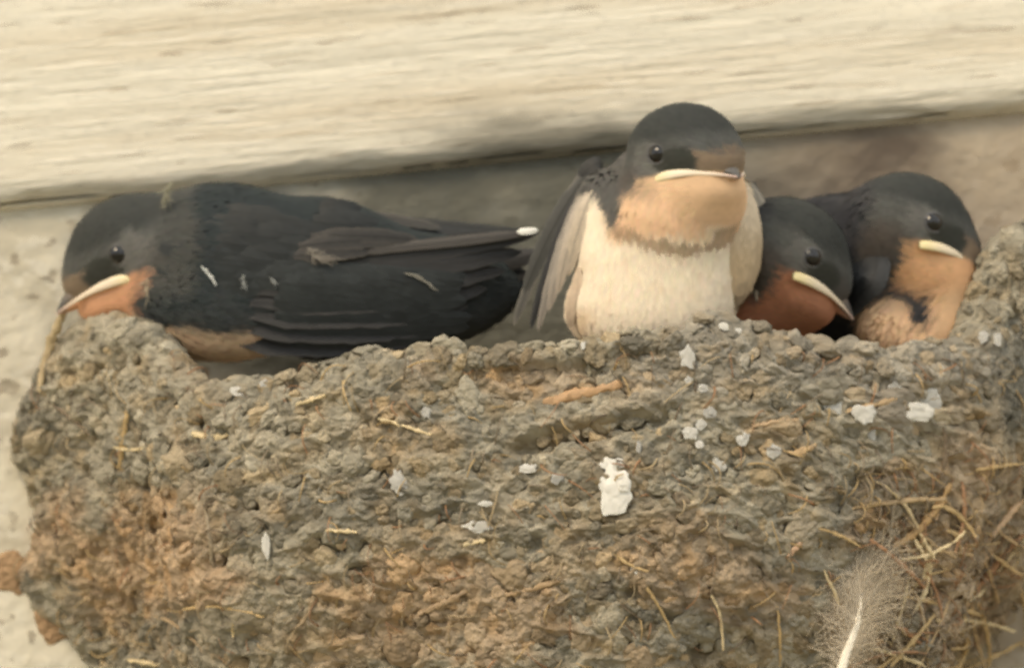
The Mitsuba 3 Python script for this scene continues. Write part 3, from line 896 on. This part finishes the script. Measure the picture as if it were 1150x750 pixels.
fluff(bA, 'down_wisp', [side(228, -299, 14), side(236, -308, 16), side(244, -319, 14)], 1.6, (0.62, 0.63, 0.60), 1)
fluff(bA, 'down_wisp', [side(274, -310, 14), side(276, -326, 14)], 2.2, (0.26, 0.27, 0.26), 2, 26)
fluff(bA, 'down_wisp', [side(305, -312, 14), side(311, -320, 14)], 2.0, (0.28, 0.29, 0.28), 3, 22)
fluff(bA, 'down_wisp', [(193, -52, -208), (188, -50, -216), (186, -50, -232)], 4.5, (0.28, 0.27, 0.2), 4, 60)
fluff(bA, 'down_wisp', [side(348, -279, 14), side(358, -290, 16), side(385, -294, 16)], 5, (0.24, 0.22, 0.19), 5, 60)
fluff(bA, 'down_wisp', [side(455, -307, 17), side(475, -314, 18), side(491, -327, 19)], 1.2, (0.27, 0.26, 0.22), 6, 40)
fluff(bA, 'down_wisp', [(168, -62, -312), (166, -64, -326), (172, -66, -340)], 4, (0.38, 0.33, 0.24), 7, 60)

# --- B: upright in the middle of the rim, white breast to the viewer
bB = Bird(thing('swallow', 'swallow chick sitting upright on the rim with cream breast and orange throat', 'bird', 'swallow chicks in the nest'), (745, 300), -0.046)
bodyB = [((742, 6, -300), (92, 74, 90), None), ((728, 10, -345), (92, 76, 60), None), ((762, -22, -238), (72, 58, 52), None), ((692, 22, -255), (46, 44, 66), rot(-14)), ((800, 14, -262), (44, 44, 60), rot(12)), ((735, 60, -270), (70, 50, 110), None)]


def colB(p, n):
    x, y, z = p.T
    w = meshkit.fbm(p * 0.035, 3, 2) - 0.5
    front = sstep(0.45, -0.1, n[:, 1])
    c = lerp(CREAM * 1.15, BUFF, sstep(-310, -385, z + 40 * w) * sstep(690, 640, x) + 0.35 * sstep(0.2, 0.6, np.abs(w) * 2))
    c = lerp(c, [0.57, 0.36, 0.21], 0.85 * sstep(-268, -248, z + 26 * w) * sstep(672, 700, x + 20 * w) * sstep(850, 832, x))          # orange bib
    edge = -276 - 0.0008 * (x - 770) ** 2 * -1
    band = sstep(11, 4, np.abs(z + 272 - 0.0042 * (x - 772) ** 2 + 18 * w)) * sstep(668, 700, x) * sstep(845, 825, x)
    c = lerp(c, [0.27, 0.185, 0.115], 0.8 * band)
    dz_ = np.clip(-z - 200, -40, 60)
    nape = sstep(712, 700, x + 0.34 * dz_ + 12 * w) * sstep(664, 674, x - 0.42 * dz_ + 8 * w) * sstep(-252, -236, z + 10 * w)
    c = lerp(c, [0.085, 0.08, 0.075], nape)
    nape = np.maximum(nape, sstep(-222, -204, z + 8 * w) * sstep(750, 738, x))
    c = lerp(c, [0.075, 0.073, 0.068], nape)
    return lerp([0.035, 0.037, 0.042], c, front)


build_bird(bB, 12, (768, -14, -172), head_frame(41, 4, 0), 1.02, bodyB, colB, lambda p: np.tile([0.0, 0.1, -1.0], (len(p), 1)), 3.0, 1 / 6, (0.63, 0.425, 0.26), 17, tilt=0.09, bl=0.8)
# near wing (left in the photo): dark back edge, grey-brown undersides of the quills, pale lining
for i, (x0, z0, x1, z1, y0, y1, w_, c, e) in enumerate([
        (652, -196, 577, -366, 26, 34, 15, (0.11, 0.105, 0.095), (0.26, 0.24, 0.2)), (655, -200, 588, -330, 20, 28, 20, (0.065, 0.065, 0.06), (0.10, 0.098, 0.09)),
        (656, -206, 596, -370, 16, 20, 13, (0.035, 0.035, 0.036), (0.05, 0.05, 0.05)), (658, -206, 604, -372, 8, 10, 13, (0.24, 0.215, 0.185), (0.36, 0.32, 0.27)), (661, -210, 616, -350, 2, 4, 15, (0.33, 0.29, 0.245), (0.44, 0.385, 0.32)),
        (664, -212, 626, -330, -4, -2, 17, (0.42, 0.36, 0.29), (0.5, 0.43, 0.35)), (667, -214, 638, -310, -8, -6, 18, (0.48, 0.41, 0.32), (0.55, 0.47, 0.37))]):
    quill(bB, 'wing__flight_feather', [(x0, y0, z0), ((x0 + x1) / 2 - 3, (y0 + y1) / 2 - 8, (z0 + z1) / 2 + 4), (x1, y1, z1)], w_, (-0.25, -1, 0.1), c, e, 120 + i, tip=0.6, camber=0.05)
for i, (x0, z0, x1, z1, w_) in enumerate([(640, -318, 641, -368, 12), (646, -300, 650, -366, 14)]):
    quill(bB, 'flank_feather', [(x0 + 4, -24, z0), ((x0 + x1) / 2, -30, (z0 + z1) / 2), (x1, -24, z1)], w_, (-0.4, -1, 0), (0.50, 0.39, 0.28), (0.55, 0.44, 0.33), 140 + i, camber=0.05, rachis=0.9)
# bend of the dark wing behind the shoulder
wr = np.random.default_rng(31)
sph = trimesh.creation.icosphere(subdivisions=4)
dv = np.array(sph.vertices)
quill(bB, 'wing', [(676, 26, -184), (664, 22, -188), (648, 26, -206)], 22, (-0.4, -1, 0.5), (0.030, 0.030, 0.029), (0.045, 0.044, 0.042), 170, root=0.7, camber=0.05)
# far wing folded at the right side: a buff, rounded underwing with a dark edge
R12 = rot(6)
v = np.array([829, -8, -272]) + (dv * [29, 30, 72] * (1 + 0.12 * (meshkit.fbm(dv * 1.6, 3, 5) - 0.5))[:, None]) @ R12.T
v[:, 0] -= 10 * sstep(-290, -205, v[:, 2])
nr = unit(dv / [29, 30, 72]) @ R12.T
cc = lerp([0.42, 0.325, 0.21], [0.30, 0.23, 0.155], sstep(-300, -335, v[:, 2]))
cc = lerp(cc, [0.55, 0.46, 0.34], sstep(-285, -230, v[:, 2]))
bB.add('wing_001', v, sph.faces, cc)
p_ = wr.choice(len(v), 1500)
vf, ff, cf, nf_ = blade_set(wr, v[p_], nr[p_], np.tile([0.05, 0, -1.0], (1500, 1)), 14, 5, 0.08, cc[p_] * wr.uniform(0.94, 1.06, (1500, 1)))
bB.add('wing_001__small_feathers', vf, ff, cf, normals=nf_, kind='stuff')
quill(bB, 'wing_001__flight_feather', [(842, 20, -205), (859, 16, -262), (850, 14, -338)], 17, (0.6, -1, 0), (0.30, 0.27, 0.22), (0.5, 0.45, 0.36), 151, tip=0.4)
quill(bB, 'wing_001__flight_feather', [(846, 30, -205), (862, 26, -270), (848, 24, -344)], 14, (0.6, -1, 0), (0.06, 0.058, 0.055), (0.10, 0.095, 0.09), 152, tip=0.4)

# --- C: low between the others, facing right and down
bC = Bird(thing('swallow', 'swallow chick crouched low right beside the upright one, its bill pointing down at the rim', 'bird', 'swallow chicks in the nest'), (900, 290), -0.040)
bodyC = [((865, 60, -310), (75, 74, 84), None), ((868, 30, -340), (56, 52, 38), None), ((800, 110, -330), (110, 70, 80), None)]


def colC(p, n):
    x, y, z = p.T
    w = meshkit.fbm(p * 0.03, 3, 2) - 0.5
    c = lerp([0.036, 0.034, 0.036], [0.075, 0.071, 0.067], sstep(0.0, 0.3, w + 0.1) * 0.7)
    return lerp(c, [0.33, 0.145, 0.085], sstep(-300, -314, z + 18 * w) * sstep(60, 20, y))


build_bird(bC, 13, (891, 0, -279), head_frame(100, -31, 0), 0.99, bodyC, colC, lambda p: np.tile([-1.0, 0.3, -0.25], (len(p), 1)), 3.2, 1 / 8, (0.36, 0.165, 0.095), 20, fore=(0.075, 0.07, 0.065))

# --- D: at the right, facing right
bD = Bird(thing('swallow', 'rightmost swallow chick, facing right with orange throat over the rim', 'bird', 'swallow chicks in the nest'), (1030, 290), -0.029)
bodyD = [((985, 34, -300), (84, 72, 86), None), ((1054, 4, -335), (50, 48, 64), None), ((998, -20, -362), (28, 34, 30), None), ((940, 70, -300), (90, 70, 80), None), ((1045, 10, -380), (60, 56, 40), None)]


def colD(p, n):
    x, y, z = p.T
    w = meshkit.fbm(p * 0.03, 3, 2) - 0.5
    c = lerp([0.022, 0.023, 0.027], [0.045, 0.045, 0.048], sstep(0.0, 0.3, w + 0.1))
    br = sstep(1046, 1062, x - (z + 335) * 0.25 + 18 * w)
    c = lerp(c, [0.60, 0.40, 0.24], np.maximum.reduce([br, sstep(-352, -366, z + 14 * w) * sstep(1010, 1025, x), sstep(1.25, 0.95, np.hypot((x - 996) / 30, (z + 360) / 28) + 0.4 * w) * sstep(10, -10, p[:, 1])]))
    return c


build_bird(bD, 14, (1023, 0, -251), head_frame(98, -17, -9), 1.02, bodyD, colD, lambda p: np.tile([-0.55, 0.2, -0.9], (len(p), 1)), 3.2, 1 / 8, (0.58, 0.34, 0.185), 20)
# folded wing of D, dark, and the buff flank under it
for i in range(7):
    t = i / 6
    g = 0.022 + 0.010 * wr.random()
    quill(bD, 'wing__flight_feather' if i else 'wing', [(962 + 22 * t, -8 - 2 * i, -262 - 12 * t), (968 + 14 * t, -42 - 4 * i, -310), (950 + 14 * t, -36 - 3 * i, -356 + 26 * t)], 30, (-0.3, -1, 0.2), (g * 0.95, g, g * 1.06), (0.04, 0.042, 0.044), 160 + i)
# ------------------------------------------------------------------ loose downy feather caught on the nest, lower right
fe = thing('loose_feather', 'loose white downy feather with curved shaft caught on the nest below the chicks', 'feather')
sp = np.array([(940, 775), (952, 730), (964, 695), (966, 668), (958, 642)], float)
pl = spline(sp, 40)
ps, ns = on_nest(pl[:, 0], np.minimum(pl[:, 1], 760))
ysh = np.full(40, ps[:, 1].min() - 0.0018) + 0.002 * np.linspace(0, 1, 40) ** 2
shaft = W(pl[:, 0], pl[:, 1], ysh)
m = tube(shaft, np.linspace(6.5, 0.9, 40) * S, 8, 0.7)
put(fe + '__shaft', m, 'm_down', color=np.broadcast_to([0.80, 0.74, 0.62], m.vertices.shape))
rg = np.random.default_rng(77)
Vs, Fs, Cs, at = [], [], [], 0
tn = unit(np.gradient(shaft, axis=0))
for i in range(1500):
    k = int(39 * rg.beta(1.6, 1.0))
    sg = rg.choice([-1, 1])
    out = unit(np.cross(tn[k], [0, -1.0, 0])) * sg
    ln = rg.uniform(12, 60) * S * (0.5 + 0.9 * k / 39)
    d0 = unit(out + tn[k] * rg.uniform(0.0, 1.6) + 0.4 * rg.normal(size=3) * [1, 0.35, 1])
    p0 = shaft[k]
    wob = lambda q: rg.normal(size=3) * q * ln * [1, 0.5, 1]
    pts = [p0, p0 + d0 * ln * 0.35 + wob(0.06), p0 + d0 * ln * 0.7 + wob(0.12), p0 + d0 * ln + wob(0.2)]
    m = tube(spline(pts, 9), np.linspace(0.55, 0.22, 9) * S, 3)
    Vs.append(np.array(m.vertices)); Fs.append(np.array(m.faces) + at); at += len(m.vertices)
    Cs.append(np.broadcast_to(np.array([0.46, 0.40, 0.31]) * rg.uniform(0.8, 1.3), m.vertices.shape))
put(fe + '__barbs', trimesh.Trimesh(np.vstack(Vs), np.vstack(Fs), process=False), 'm_down', color=np.vstack(Cs), kind='stuff')
